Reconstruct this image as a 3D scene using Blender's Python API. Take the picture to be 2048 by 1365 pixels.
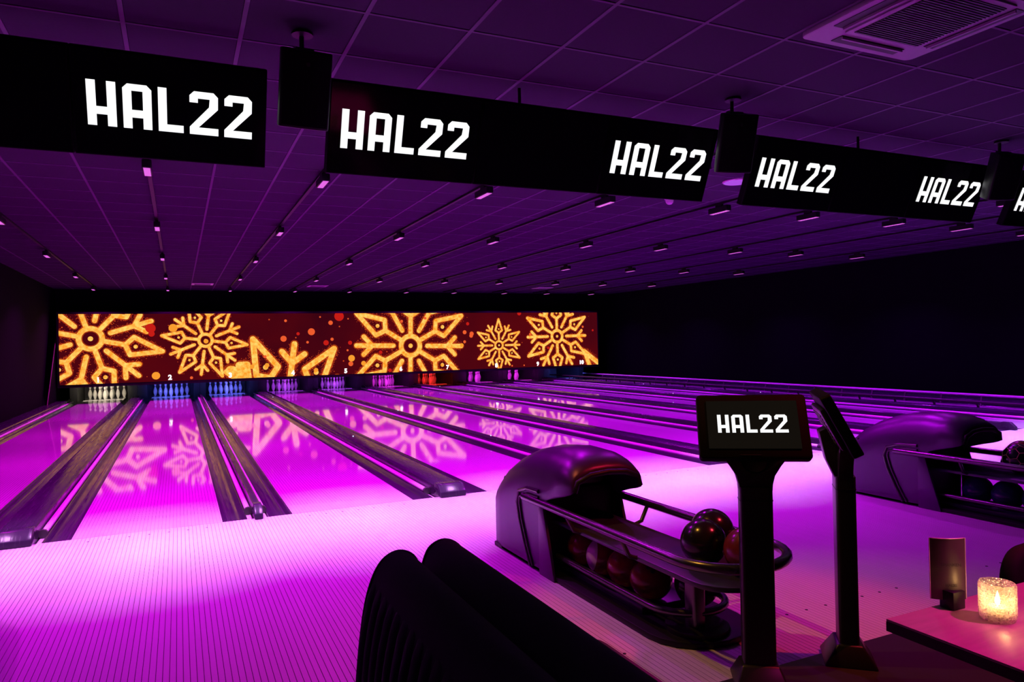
import bpy, bmesh, math, random
import numpy as np
from mathutils import Vector, Matrix
random.seed(7)
for o in list(bpy.data.objects): bpy.data.objects.remove(o)
S = bpy.context.scene
C = S.collection
PI = math.pi
# ------------------------------------------------------------------ camera
W_, H_ = 2048, 1365
CX, CY, CZ = 0.7554, -6.2927, 1.3986
YAW, PITCH, ROLL, FPX = 0.4352, 0.0031, -0.0229, 1435.94
_f = np.array([math.sin(YAW)*math.cos(PITCH), math.cos(YAW)*math.cos(PITCH), math.sin(PITCH)])
_r = np.array([math.cos(YAW), -math.sin(YAW), 0.0]); _u = np.cross(_r, _f)
_r2 = _r*math.cos(ROLL)+_u*math.sin(ROLL); _u2 = -_r*math.sin(ROLL)+_u*math.cos(ROLL)
cam_d = bpy.data.cameras.new('camera'); cam = bpy.data.objects.new('camera', cam_d); C.objects.link(cam)
cam_d.sensor_width = 36; cam_d.sensor_fit = 'HORIZONTAL'; cam_d.lens = FPX/W_*36; cam_d.clip_start = .05
cam.matrix_world = Matrix(((_r2[0], _u2[0], -_f[0], CX), (_r2[1], _u2[1], -_f[1], CY), (_r2[2], _u2[2], -_f[2], CZ), (0, 0, 0, 1)))
S.camera = cam
def at(px, py, axis, val):
    """point where the pixel's line of sight meets the plane axis = val"""
    d = _f+_r2*(px-W_/2)/FPX-_u2*(py-H_/2)/FPX
    c = np.array([CX, CY, CZ]); t = (val-c[axis])/d[axis]
    return Vector(c+t*d)
def proj(P):
    d = np.array(P, float)-np.array([CX, CY, CZ]); z = d@_f
    return W_/2+FPX*(d@_r2)/z, H_/2-FPX*(d@_u2)/z, z
# ------------------------------------------------------------------ world, exposure
wd = bpy.data.worlds.new('world'); S.world = wd; wd.use_nodes = True
wd.node_tree.nodes['Background'].inputs[0].default_value = (.2, .12, .5, 1)
wd.node_tree.nodes['Background'].inputs[1].default_value = .004
S.view_settings.view_transform = 'Standard'; S.view_settings.look = 'None'
S.view_settings.exposure = 0; S.view_settings.gamma = 1; S.view_settings.use_curve_mapping = False
LANE_W = 41.0          # power of one lane lamp
FRONT_W = 34.0         # power of one lamp of the row behind the displays
def lamp_rgb(x):       # magenta at the first lanes, violet at the last
    t = max(0, min(1, (x+1)/14)); return (.95-.5*t, .0004+.004*t, .95+.05*t)
def front_rgb(x):
    t = max(0, min(1, (x+1)/14)); return (.9-.42*t, .002+.01*t, 1)
def key_rgb(x):
    t = max(0, min(1, (x+1)/14)); return (.9-.3*t, .62, 1)
KEY_W = 16.0           # added tight pale beam, imitates highlights washed out by clipping
def area(name, loc, size, power, rgb, direction=(0, 0, -1), spread=150, parent=None):
    l = bpy.data.lights.new(name, 'AREA'); l.shape = 'RECTANGLE'; l.size, l.size_y = size
    l.energy = power; l.color = rgb; l.spread = math.radians(spread)
    o = bpy.data.objects.new(name, l); C.objects.link(o); o.location = loc
    o.rotation_euler = Vector(direction).to_track_quat('-Z', 'Y').to_euler()
    if parent: o.parent = parent
    return o
def spot(name, loc, target, power, rgb, angle=70, blend=.6, radius=.05, parent=None):
    l = bpy.data.lights.new(name, 'SPOT'); l.energy = power; l.color = rgb
    l.spot_size = math.radians(angle); l.spot_blend = blend; l.shadow_soft_size = radius
    o = bpy.data.objects.new(name, l); C.objects.link(o); o.location = loc
    o.rotation_euler = (Vector(target)-Vector(loc)).to_track_quat('-Z', 'Y').to_euler()
    if parent: o.parent = parent
    return o
# ------------------------------------------------------------------ helpers
class MB:
    def __init__(s): s.v = []; s.f = []
    def add(s, vs, fs):
        n = len(s.v); s.v += [tuple(v) for v in vs]; s.f += [tuple(i+n for i in f) for f in fs]; return s
    def box(s, x0, x1, y0, y1, z0, z1):
        vs = [(x, y, z) for z in (z0, z1) for y in (y0, y1) for x in (x0, x1)]
        return s.add(vs, [(0, 2, 3, 1), (4, 5, 7, 6), (0, 1, 5, 4), (2, 6, 7, 3), (0, 4, 6, 2), (1, 3, 7, 5)])
    def tube(s, path, r, n=10, caps=True):
        path = [Vector(p) for p in path]; m = len(path); vs = []; fs = []
        t0 = (path[1]-path[0]).normalized(); up = Vector((0, 0, 1)) if abs(t0.z) < .9 else Vector((1, 0, 0))
        nrm = (up-t0*up.dot(t0)).normalized()
        for i, p in enumerate(path):
            t = (path[min(i+1, m-1)]-path[max(i-1, 0)]).normalized()
            nrm = (nrm-t*nrm.dot(t)).normalized(); b = t.cross(nrm)
            rr = r[i] if isinstance(r, (list, tuple)) else r
            for k in range(n):
                a = 2*PI*k/n; vs.append(p+nrm*math.cos(a)*rr+b*math.sin(a)*rr)
        for i in range(m-1):
            for k in range(n):
                k2 = (k+1) % n; fs.append((i*n+k, i*n+k2, (i+1)*n+k2, (i+1)*n+k))
        if caps: fs += [tuple(reversed(range(n))), tuple((m-1)*n+k for k in range(n))]
        return s.add(vs, fs)
    def lathe(s, prof, n=24, cx=0, cy=0):
        vs = []; fs = []; m = len(prof)
        for r, z in prof:
            for k in range(n):
                a = 2*PI*k/n; vs.append((cx+r*math.cos(a), cy+r*math.sin(a), z))
        for i in range(m-1):
            for k in range(n):
                k2 = (k+1) % n; fs.append((i*n+k, i*n+k2, (i+1)*n+k2, (i+1)*n+k))
        fs += [tuple(reversed(range(n))), tuple((m-1)*n+k for k in range(n))]
        return s.add(vs, fs)
    def prism(s, poly, h0, h1, plane='xy'):
        """polygon in a plane, thickness h0..h1 along the third axis"""
        n = len(poly)
        def mk(p, h): return {'xy': (p[0], p[1], h), 'xz': (p[0], h, p[1]), 'yz': (h, p[0], p[1])}[plane]
        vs = [mk(p, h0) for p in poly]+[mk(p, h1) for p in poly]
        fs = [tuple(reversed(range(n))), tuple(range(n, 2*n))]
        fs += [(i, (i+1) % n, n+(i+1) % n, n+i) for i in range(n)]
        return s.add(vs, fs)
    def flat(s, poly, h, plane='xz'):
        vs = [(p[0], h, p[1]) if plane == 'xz' else (p[0], p[1], h) for p in poly]
        return s.add(vs, [tuple(range(len(poly)))])
    def mesh(s, name, smooth=None):
        me = bpy.data.meshes.new(name); me.from_pydata(s.v, [], s.f)
        bm = bmesh.new(); bm.from_mesh(me); bmesh.ops.recalc_face_normals(bm, faces=bm.faces); bm.to_mesh(me); bm.free()
        if smooth is not None:
            me.polygons.foreach_set('use_smooth', [True]*len(me.polygons)); me.set_sharp_from_angle(angle=math.radians(smooth))
        me.update(); return me
def bev(me, w, seg=2):
    bm = bmesh.new(); bm.from_mesh(me)
    es = [e for e in bm.edges if len(e.link_faces) == 2 and e.calc_face_angle(0) > .5]
    bmesh.ops.bevel(bm, geom=es, offset=w, segments=seg, profile=.5, affect='EDGES', clamp_overlap=True)
    bm.to_mesh(me); bm.free()
    me.polygons.foreach_set('use_smooth', [True]*len(me.polygons)); me.set_sharp_from_angle(angle=math.radians(40)); return me
def link(name, me, mat=None, parent=None, loc=(0, 0, 0), rot=None):
    o = bpy.data.objects.new(name, me); C.objects.link(o)
    if mat and not me.materials: me.materials.append(mat)
    o.location = loc
    if rot: o.rotation_euler = rot
    if parent: o.parent = parent
    return o
def part(name, mb, mat, parent=None, smooth=None, bevel=0, loc=(0, 0, 0), rot=None, seg=2):
    me = mb.mesh(name, smooth)
    if bevel: bev(me, bevel, seg)
    return link(name, me, mat, parent, loc, rot)
def tag(o, label, cat, group=None):
    o['label'] = label; o['category'] = cat
    if group: o['group'] = group
    return o
def thing(name, label, cat, loc=(0, 0, 0), rz=0, group=None):
    o = bpy.data.objects.new(name, None); C.objects.link(o); o.location = loc; o.rotation_euler = (0, 0, rz); o.empty_display_size = .1
    return tag(o, label, cat, group)
def struct(o): o['kind'] = 'structure'; return o
def arc(cx, cy, r, a0, a1, n):
    return [(cx+r*math.cos(math.radians(a0+(a1-a0)*i/n)), cy+r*math.sin(math.radians(a0+(a1-a0)*i/n))) for i in range(n+1)]
def rrect(x0, x1, y0, y1, r, n=5):
    return arc(x1-r, y1-r, r, 0, 90, n)+arc(x0+r, y1-r, r, 90, 180, n)+arc(x0+r, y0+r, r, 180, 270, n)+arc(x1-r, y0+r, r, 270, 360, n)
# ------------------------------------------------------------------ materials
def mat(name, col, rough=.5, metal=0, spec=.5, noise=0, nscale=(20, 20, 20), bump=0, coat=0, rnd=0, rvar=0):
    m = bpy.data.materials.new(name); m.use_nodes = True; nt = m.node_tree; b = nt.nodes['Principled BSDF']
    b.inputs['Base Color'].default_value = (*col, 1); b.inputs['Roughness'].default_value = rough
    b.inputs['Metallic'].default_value = metal; b.inputs['Specular IOR Level'].default_value = spec
    b.inputs['Coat Weight'].default_value = coat; b.inputs['Coat Roughness'].default_value = .08
    if noise or bump or rnd or rvar:
        tc = nt.nodes.new('ShaderNodeTexCoord'); mp = nt.nodes.new('ShaderNodeMapping'); mp.inputs['Scale'].default_value = nscale
        nz = nt.nodes.new('ShaderNodeTexNoise'); nz.inputs['Scale'].default_value = 1; nz.inputs['Detail'].default_value = 4
        nt.links.new(tc.outputs['Object'], mp.inputs[0]); nt.links.new(mp.outputs[0], nz.inputs[0])
        if noise or rnd:
            mr = nt.nodes.new('ShaderNodeMapRange'); mr.inputs[3].default_value = 1-noise; mr.inputs[4].default_value = 1+noise
            nt.links.new(nz.outputs[0], mr.inputs[0])
            out = mr.outputs[0]
            if rnd:
                oi = nt.nodes.new('ShaderNodeObjectInfo'); m2 = nt.nodes.new('ShaderNodeMapRange'); m2.inputs[3].default_value = 1-rnd; m2.inputs[4].default_value = 1+rnd
                nt.links.new(oi.outputs['Random'], m2.inputs[0]); ml = nt.nodes.new('ShaderNodeMath'); ml.operation = 'MULTIPLY'
                nt.links.new(mr.outputs[0], ml.inputs[0]); nt.links.new(m2.outputs[0], ml.inputs[1]); out = ml.outputs[0]
            vm = nt.nodes.new('ShaderNodeVectorMath'); vm.operation = 'SCALE'; vm.inputs[0].default_value = col
            nt.links.new(out, vm.inputs['Scale']); nt.links.new(vm.outputs[0], b.inputs['Base Color'])
        if rvar:
            rr = nt.nodes.new('ShaderNodeMapRange'); rr.inputs[1].default_value = .3; rr.inputs[2].default_value = .7
            rr.inputs[3].default_value = max(.02, rough-rvar); rr.inputs[4].default_value = rough+rvar
            nt.links.new(nz.outputs[0], rr.inputs[0]); nt.links.new(rr.outputs[0], b.inputs['Roughness'])
        if bump:
            bp = nt.nodes.new('ShaderNodeBump'); bp.inputs['Strength'].default_value = bump; bp.inputs['Distance'].default_value = .01
            nt.links.new(nz.outputs[0], bp.inputs['Height']); nt.links.new(bp.outputs[0], b.inputs['Normal'])
    return m
def emit(name, col, k, noise=None, nscale=8):
    m = bpy.data.materials.new(name); m.use_nodes = True; nt = m.node_tree; nt.nodes.remove(nt.nodes['Principled BSDF'])
    e = nt.nodes.new('ShaderNodeEmission'); e.inputs[0].default_value = (*col, 1); e.inputs[1].default_value = k
    nt.links.new(e.outputs[0], nt.nodes['Material Output'].inputs[0])
    if noise:
        tc = nt.nodes.new('ShaderNodeTexCoord'); nz = nt.nodes.new('ShaderNodeTexNoise'); nz.inputs['Scale'].default_value = nscale; nz.inputs['Detail'].default_value = 3
        cr = nt.nodes.new('ShaderNodeValToRGB'); cr.color_ramp.elements[0].position = .3; cr.color_ramp.elements[1].position = .72
        cr.color_ramp.elements[0].color = (*col, 1); cr.color_ramp.elements[1].color = (*noise, 1)
        nt.links.new(tc.outputs['Object'], nz.inputs[0]); nt.links.new(nz.outputs[0], cr.inputs[0]); nt.links.new(cr.outputs[0], e.inputs[0])
    return m
def lane_mat():
    m = mat('lane_synthetic', (.64, .58, .64), rough=.045, spec=.6, noise=.05, nscale=(30, .6, 1)); nt = m.node_tree; b = nt.nodes['Principled BSDF']
    src = b.inputs['Base Color'].links[0].from_socket
    tc = nt.nodes.new('ShaderNodeTexCoord'); sx = nt.nodes.new('ShaderNodeSeparateXYZ'); nt.links.new(tc.outputs['Object'], sx.inputs[0])
    d = nt.nodes.new('ShaderNodeMath'); d.operation = 'DIVIDE'; d.inputs[1].default_value = 1.054/39; nt.links.new(sx.outputs[0], d.inputs[0])
    fr = nt.nodes.new('ShaderNodeMath'); fr.operation = 'FRACT'; nt.links.new(d.outputs[0], fr.inputs[0])
    lt = nt.nodes.new('ShaderNodeMath'); lt.operation = 'LESS_THAN'; lt.inputs[1].default_value = .075; nt.links.new(fr.outputs[0], lt.inputs[0])
    mx = nt.nodes.new('ShaderNodeMix'); mx.data_type = 'RGBA'; nt.links.new(lt.outputs[0], mx.inputs[0]); nt.links.new(src, mx.inputs[6]); mx.inputs[7].default_value = (.2, .15, .17, 1)
    nt.links.new(mx.outputs[2], b.inputs['Base Color'])
    return m
M = {}
M['lane'] = lane_mat()
M['plank'] = mat('approach_board', (.64, .58, .66), rough=.28, spec=.5, noise=.06, nscale=(40, 1.5, 1), rnd=.02)
M['joint'] = mat('board_joint', (.04, .03, .04), rough=.6)
M['dot'] = mat('marker_black', (.01, .01, .01), rough=.5)
M['carpet'] = mat('dark_concourse', (.011, .009, .011), rough=.75, noise=.3, nscale=(30, 30, 30))
M['wall'] = mat('black_wall', (.004, .0035, .006), rough=.9, spec=.05, noise=.2, nscale=(4, 4, 4))
M['tile'] = mat('ceiling_tile', (.046, .02, .062), rough=.95, spec=.05, noise=.1, nscale=(60, 60, 60), rnd=.05)
M['tbar'] = mat('ceiling_grid', (.12, .06, .15), rough=.7, spec=.1, noise=.05)
M['void'] = mat('ceiling_void', (.02, .02, .02), rough=.9)
M['gutter'] = mat('gutter_plastic', (.05, .022, .068), rough=.16, spec=.28, bump=.1, nscale=(60, 3, 20), rvar=.1)
M['cap'] = mat('division_cap', (.035, .018, .05), rough=.22, spec=.2, bump=.1, nscale=(60, 2.5, 10), rvar=.1)
M['rail'] = mat('bumper_rail', (.88, .82, .88), rough=.25, spec=.6, noise=.03)
M['bracket'] = mat('bumper_bracket', (.05, .045, .05), rough=.4, noise=.1)
M['black'] = mat('black_plastic', (.006, .006, .007), rough=.45, spec=.3, noise=.1)
M['gloss_black'] = mat('screen_glass', (.004, .004, .005), rough=.08, spec=.4, noise=.05)
M['frame'] = mat('display_case', (.004, .004, .005), rough=.6, spec=.08, noise=.1)
M['logo'] = emit('logo_white', (1, 1, 1), 1.15, (.95, .97, 1), 3)
M['pin'] = mat('pin_white', (.85, .83, .8), rough=.2, spec=.5, noise=.03)
M['pin_stripe'] = mat('pin_neck_stripe', (.12, .01, .012), rough=.3, noise=.05)
M['pit'] = mat('pit_black', (.012, .012, .014), rough=.7, noise=.2)
M['deck'] = mat('pin_deck', (.35, .32, .34), rough=.12, noise=.05)
M['silver'] = mat('hood_silver', (.085, .018, .11), rough=.36, metal=.55, noise=.04, nscale=(200, 200, 200))
M['trim'] = mat('hood_trim', (.08, .075, .08), rough=.25, metal=.6, noise=.05)
M['chrome'] = mat('rack_tube', (.13, .12, .135), rough=.25, metal=.85, noise=.03)
M['bed'] = mat('rack_bed', (.035, .03, .07), rough=.35, noise=.2, nscale=(6, 40, 6))
M['sofa'] = mat('bench_velvet', (.075, .05, .1), rough=.9, spec=.15, noise=.15, nscale=(60, 60, 60))
M['chair'] = mat('chair_black', (.006, .005, .006), rough=.8, spec=.1, noise=.15)
M['post'] = mat('stand_post', (.018, .016, .018), rough=.35, metal=.2, noise=.06)
M['wood'] = mat('table_wood', (.5, .3, .33), rough=.3, noise=.28, nscale=(6, 60, 6))
M['edge'] = mat('table_edge', (.03, .022, .022), rough=.5, noise=.1)
M['ac'] = mat('ac_white', (.28, .2, .3), rough=.5, noise=.03)
M['acdark'] = mat('ac_grille', (.012, .012, .012), rough=.6, noise=.1)
M['downlight'] = mat('round_cover_white', (.75, .72, .75), rough=.4, noise=.03)
# ------------------------------------------------------------------ layout numbers
LW = 1.054; DN, DW = .5487, .7291
LX = {2: 0.0}; LX[3] = LW+DN; LX[4] = LX[3]+LW+DW; LX[1] = -LW-DW
for k in range(5, 11): LX[k] = LX[k-2]+2*LW+DN+DW
LC = {k: LX[k]+LW/2 for k in LX}
ZC = 3.2; XL, XR = -2.36, 15.85; YB = -4.0; YF = -9.0; YSC = 16.4; YHEAD = 17.25; YEND = 20.0
NW = dict(zip(range(1, 11), 'one two three four five six seven eight nine ten'.split()))
PINC = {1: 'warm white', 2: 'blue', 3: 'blue', 4: 'violet', 5: 'violet', 6: 'magenta', 7: 'red', 8: 'magenta', 9: 'magenta', 10: 'blue'}
PINRGB = {'warm white': (1, .86, .62), 'blue': (.12, .14, 1), 'violet': (.45, .06, 1), 'magenta': (.85, .03, .95), 'red': (1, .03, .02)}
# ------------------------------------------------------------------ the setting
struct(part('floor', MB().box(XL-.1, XR+.1, YF, YB, -.2, 0.012), M['carpet']))
struct(part('wall_left', MB().box(XL-.2, XL, YF, YEND, -.2, ZC), M['wall']))
struct(part('wall_right', MB().box(XR, XR+.2, YF, YEND, -.2, ZC), M['wall']))
struct(part('wall_front', MB().box(XL, XR, YF-.2, YF, -.2, ZC), M['wall']))
struct(part('wall_back', MB().box(XL, XR, YEND, YEND+.2, -.3, ZC), M['wall']))
struct(part('trim_1', MB().box(XL, XR, YHEAD, YHEAD+.1, 2.2, ZC), M['wall']))          # black header over the screen
# wing panel on the first wall with a pale slanted edge strip
pa, pb = at(121, 600, 0, XL+.1), at(93, 826, 0, XL+.1)
struct(part('trim_2', MB().prism([(pa.y, min(pa.z, 3.15)), (pb.y, max(pb.z, .02)), (YSC+.3, .02), (YSC+.3, 3.15)], XL, XL+.1, 'yz'), M['wall']))
struct(part('trim_3', MB().tube([(XL+.11, pa.y, min(pa.z, 3.1)), (XL+.11, pb.y, max(pb.z, .05))], .012, 6), mat('pale_edge_strip', (.12, .08, .06), rough=.5, noise=.1)))
# ceiling with lay-in tiles
cl = struct(part('ceiling', MB().box(XL-.1, XR+.1, YF, YEND, ZC+.03, ZC+.2), M['void']))
gx = [.515+.6*i for i in range(-5, 27) if XL-.6 < .515+.6*i < XR+.1]
gy = [-2.47+.6*j for j in range(-11, 33) if -2.47+.6*j < YHEAD]
tile_me = MB().box(-.288, .288, -.288, .288, 0, .02).mesh('tile'); bev(tile_me, .004, 1)
tile_me.materials.append(M['tile'])
cand = []
for x in gx:
    for y in gy:
        c = (x+.3, y+.3, ZC); px, py, z = proj(c)
        vis = z > 1 and -120 < px < W_+120 and -120 < py < H_
        cand.append((0 if vis else 1, z if vis else 0, c))
cand.sort()
for _, _, c in cand[:300]: link('tile', tile_me, None, cl, c)
rest = MB()
for _, _, c in cand[300:]: rest.box(c[0]-.288, c[0]+.288, c[1]-.288, c[1]+.288, ZC, ZC+.02)
o = part('tile_field', rest, M['tile'], cl); o['kind'] = 'stuff'
for x in gx: part('grid_bar', MB().box(x-.012, x+.012, gy[0], YHEAD, ZC-.004, ZC+.025), M['tbar'], cl)
for y in gy: part('grid_bar', MB().box(XL, XR, y-.009, y+.009, ZC-.003, ZC+.024), M['tbar'], cl)
# approach of narrow boards
ap = struct(part('approach', MB().box(XL, XR, YB, 0, -.2, -.004), M['joint']))
bw = LW/39
plank_me = MB().box(-bw/2+.0015, bw/2-.0015, YB, -.003, -.02, 0).mesh('plank'); plank_me.materials.append(M['plank'])
npl = int((XR-XL)/bw); allx = [XL+bw*(i+.5) for i in range(npl)]
near = [x for x in allx if -1.05 < x < -1.05+300*bw]
for x in near[:300]: link('plank', plank_me, None, ap, (x, 0, 0))
rest = MB()
ns = set(near[:300])
for x in allx:
    if x not in ns: rest.box(x-bw/2+.0015, x+bw/2-.0015, YB, -.003, -.02, 0)
o = part('plank_field', rest, M['plank'], ap); o['kind'] = 'stuff'
dot_me = MB().lathe([(.008, 0), (.008, .0012)], 10).mesh('marker_dot'); dot_me.materials.append(M['dot'])
for k in range(1, 8):
    for j in range(-3, 4):
        for yy in (-3.58, -.13):
            px, py, z = proj((LC[k]+j*5*bw, yy, 0))
            if 0 < px < W_ and py < H_: link('marker_dot', dot_me, None, ap, (LC[k]+j*5*bw, yy, 0))
# ------------------------------------------------------------------ lanes, dividers
YL = 18.0
lane_me = MB().box(-LW/2, LW/2, 0.003, YL, -.1, 0).mesh('lane_bed'); lane_me.materials.append(M['lane'])
deck_me = MB().box(-LW/2, LW/2, YL, 19.25, -.1, 0).mesh('pin_deck'); deck_me.materials.append(M['deck'])
sill_me = MB().box(-LW/2, LW/2, YL-.03, YL+.02, -.01, .006).mesh('deck_sill'); sill_me.materials.append(M['rail'])
for k in range(1, 11):
    t = thing('bowling_lane', 'glossy bowling lane running to the number %s on the screen' % NW[k], 'lane', (LC[k], 0, 0), group='bowling lanes')
    link('lane_bed', lane_me, None, t); link('pin_deck', deck_me, None, t); link('deck_sill', sill_me, None, t)
def gutter_mb(x0, x1, y1=17.62):
    pts = []
    for i in range(9):
        a = PI*i/8; pts.append((x0+.006+(x1-x0-.012)*(1-math.cos(a))/2, -.005-.085*math.sin(a)))
    poly = [(x0, 0)]+pts+[(x1, 0), (x1, -.11), (x0, -.11)]
    vs = []; fs = []; n = len(poly)
    for y in (0.004, 5, 10, 14, y1): vs += [(p[0], y, p[1]) for p in poly]
    for i in range(4):
        for j in range(n): fs.append((i*n+j, i*n+(j+1) % n, (i+1)*n+(j+1) % n, (i+1)*n+j))
    b = MB().add(vs, fs)
    for s in range(n-4): pass
    return b
def cap_mb(x0, x1, h, y0, y1):
    e = min(.03, (x1-x0)/3)
    poly = [(x0, -.1), (x1, -.1), (x1, h-e*.6), (x1-e*.4, h-e*.15), (x1-e, h), (x0+e, h), (x0+e*.4, h-e*.15), (x0, h-e*.6)]
    return MB().prism(poly, y0, y1, 'xz')
def capend_mb(x0, x1, h):
    poly = [(-.075, 0.001), (-.07, h*.45), (.0, h+.006), (.12, h+.006), (.12, .0)]
    return MB().prism(poly, x0, x1, 'yz')
stud_me = MB().lathe([(.008, 0), (.008, .006), (.004, .009)], 8).mesh('blue_stud'); stud_me.materials.append(emit('stud_blue_glow', (.5, .6, 1), 3))  # small glowing blue studs, added for bright dots along the caps
stud_y = [3.0, 6.6, 10.2, 13.8]
def divider(i, x0, x1, wide, label, raised=()):
    t = thing('gutter_divider', label, 'divider', ((x0+x1)/2, 0, 0), group='gutter dividers'); cx = (x0+x1)/2
    g = .19; h = .105
    sides = []
    if i > 0: sides.append((-1, x0-cx, x0-cx+g))
    if i < 10: sides.append((1, x1-cx-g, x1-cx))
    c0 = x0-cx+g+.055 if i > 0 else x0-cx; c1 = x1-cx-g-.055 if i < 10 else x1-cx
    part('channel_floor', MB().box(x0-cx+(g if i > 0 else 0), x1-cx-(g if i < 10 else 0), .004, 17.62, -.11, -.06), M['bracket'], t)
    part('cap', cap_mb(c0, c1, h, .02, 17.6), M['cap'], t, smooth=35)
    part('cap_end', capend_mb(c0-.004, c1+.004, h), M['cap'], t, bevel=.008)
    for s, a, b in sides:
        part('gutter', gutter_mb(a, b), M['gutter'], t, smooth=50)
        rx = b+.027 if s < 0 else a-.027
        up = s in raised
        z = .19 if up else .012
        if up: rx += -s*-.03
        part('bumper_rail', MB().tube([(rx, .28, z), (rx, 5, z), (rx, 11, z), (rx, 17.5, z)], .024, 12), M['bracket'] if up and i == 9 else M['rail'], t, smooth=50)
        part('rail_collar', MB().tube([(rx, .25, z), (rx, .29, z)], .034, 10), M['bracket'], t, smooth=40)
        part('rail_shoe', MB().box(rx-.02, rx+.02, .01, .25, -.07, -.02), M['rail'], t, bevel=.004)
        if up:
            n = 0
            for q in range(20):
                yy = .84+.8*q
                if yy > 17: break
                part('bumper_arm', MB().tube([(rx-.07*(1 if s < 0 else -1), yy, -.01), (rx, yy+.02, z)], .02, 6), M['bracket'], t)
    if 3 <= i <= 9:
        for yy in (stud_y[i % 4], stud_y[(i+1) % 4]+1.1): link('blue_stud', stud_me, None, t, (0, yy, h))
for i in range(0, 11):
    if i == 0: divider(0, XL, LX[1], False, 'narrow gutter divider between the black side wall and lane one')
    elif i == 10: divider(10, LX[10]+LW, XR, True, 'gutter divider between lane ten and the black side wall', (-1,))
    else:
        wide = i % 2 == 1
        divider(i, LX[i]+LW, LX[i+1], wide, ('gutter divider with a broad flat cap' if wide else 'gutter divider with a slim rounded cap')+' between lanes %s and %s' % (NW[i], NW[i+1]), (1,) if i == 9 else ())
# ------------------------------------------------------------------ pins and pits
prof = [(.0258, 0), (.0280, .006), (.0363, .03), (.0459, .057), (.0566, .095), (.0605, .114), (.0592, .15), (.0510, .184), (.0386, .22), (.0289, .245), (.0243, .27), (.0238, .29), (.0262, .318), (.0315, .338), (.0324, .348), (.0300, .364), (.020, .376), (.006, .381)]
pin_me = MB().lathe(prof, 18).mesh('bowling_pin', 50); pin_me.materials.append(M['pin'])
st_me = MB().lathe([(.0262, .252), (.0252, .262), (.0252, .266)], 18).mesh('neck_stripe', 50); st_me.materials.append(M['pin_stripe'])
st2_me = MB().lathe([(.0250, .278), (.0250, .288), (.0252, .292)], 18).mesh('neck_stripe', 50); st2_me.materials.append(M['pin_stripe'])
rows = [(0, 0), (-.1524, .264), (.1524, .264), (-.3048, .528), (0, .528), (.3048, .528), (-.4572, .792), (-.1524, .792), (.1524, .792), (.4572, .792)]
for k in range(1, 10):
    for dx, dy in rows:
        o = link('bowling_pin', pin_me, None, None, (LC[k]+dx, 18.29+dy, 0))
        rw = round(dy/.264); tag(o, '%s in the %s-lit triangle under number %s' % (['lone white head pin at the tip', 'white bowling pin of the second row', 'white bowling pin of the third row', 'white bowling pin of the back row'][rw], PINC[k], NW[k]), 'bowling pin', 'bowling pins of lane %s' % NW[k])
        link('neck_stripe', st_me, None, o); link('neck_stripe', st2_me, None, o)
for k in range(1, 11):
    rgb = PINRGB[PINC[k]]
    t = thing('pin_pit', 'black pin pit with a %s light bar at the end of lane %s' % (PINC[k], NW[k]), 'pin pit', (LC[k], 18.0, 0), group='pin pits')
    hl = (LX[k]-(LX[k-1]+LW))/2 if k > 1 else .3
    hr = (LX[k+1]-(LX[k]+LW))/2 if k < 10 else .3
    part('kickback', MB().box(-LW/2-hl+.003, -LW/2-.11, -.35, 1.9, -.1, .75), M['pit'], t)
    part('kickback', MB().box(LW/2+.11, LW/2+hr-.003, -.35, 1.9, -.1, .75), M['pit'], t)
    part('deck_gutter', MB().box(-LW/2-.108, -LW/2-.002, -.35, 1.3, -.1, -.06), M['pit'], t); part('deck_gutter', MB().box(LW/2+.002, LW/2+.108, -.35, 1.3, -.1, -.06), M['pit'], t)
    part('back_curtain', MB().box(-LW/2-hl, LW/2+hr, 1.5, 1.56, -.1, .9), mat('curtain_%d' % k, (.05, .05, .055), rough=.8, noise=.2), t)
    part('light_bar', MB().box(-.45, .45, -.9, -.82, .57, .62), M['black'], t, bevel=.006)
    for j in (-.26, 0, .26):
        part('spot_lens', MB().lathe([(.022, .560), (.022, .571)], 12, j, -.86), emit('pit_lens_%d' % k, rgb, 2.5), t)
    area('pit_light', (LC[k], 17.05, .55), (.8, .05), 9 if PINC[k] != 'blue' else 13, rgb, (0, 1.35, -.32), 110)
# ------------------------------------------------------------------ masking screen with its picture
def sc(px, py): p = at(px, py, 1, YSC); return (p.x, p.z)
SX0, SX1, SZ0, SZ1 = sc(118, 700)[0], sc(1195, 680)[0], .543, 2.463
scr = thing('masking_screen', 'long glowing screen of golden snowflakes on dark red above the pins', 'screen', ((SX0+SX1)/2, YSC, SZ0))
OX = (SX0+SX1)/2
def spart(name, mb, m):
    o = part(name, mb, m, scr); o.location = (-OX, -YSC, -SZ0); return o
spart('casing', MB().box(SX0-.05, SX1+.05, YSC+.01, YSC+.12, SZ0-.08, SZ1+.06), M['black'])
def red_mat():
    m = emit('screen_red', (.045, .001, .006), 1, (.11, .002, .004), .35); return m
spart('image_panel', MB().box(SX0, SX1, YSC, YSC+.012, SZ0, SZ1), red_mat())
def clip(poly):
    def cut(pl, ins, inter):
        out = []
        for a, b in zip(pl, pl[1:]+pl[:1]):
            ia, ib = ins(a), ins(b)
            if ia: out.append(a)
            if ia != ib: out.append(inter(a, b))
        return out
    def ix(v): return lambda a, b: (v, a[1]+(b[1]-a[1])*(v-a[0])/(b[0]-a[0]))
    def iz(v): return lambda a, b: (a[0]+(b[0]-a[0])*(v-a[1])/(b[1]-a[1]), v)
    for ins, it in ((lambda p: p[0] >= SX0, ix(SX0)), (lambda p: p[0] <= SX1, ix(SX1)), (lambda p: p[1] >= SZ0, iz(SZ0)), (lambda p: p[1] <= SZ1, iz(SZ1))):
        if len(poly) < 3: return []
        poly = cut(poly, ins, it)
    return poly
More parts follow.
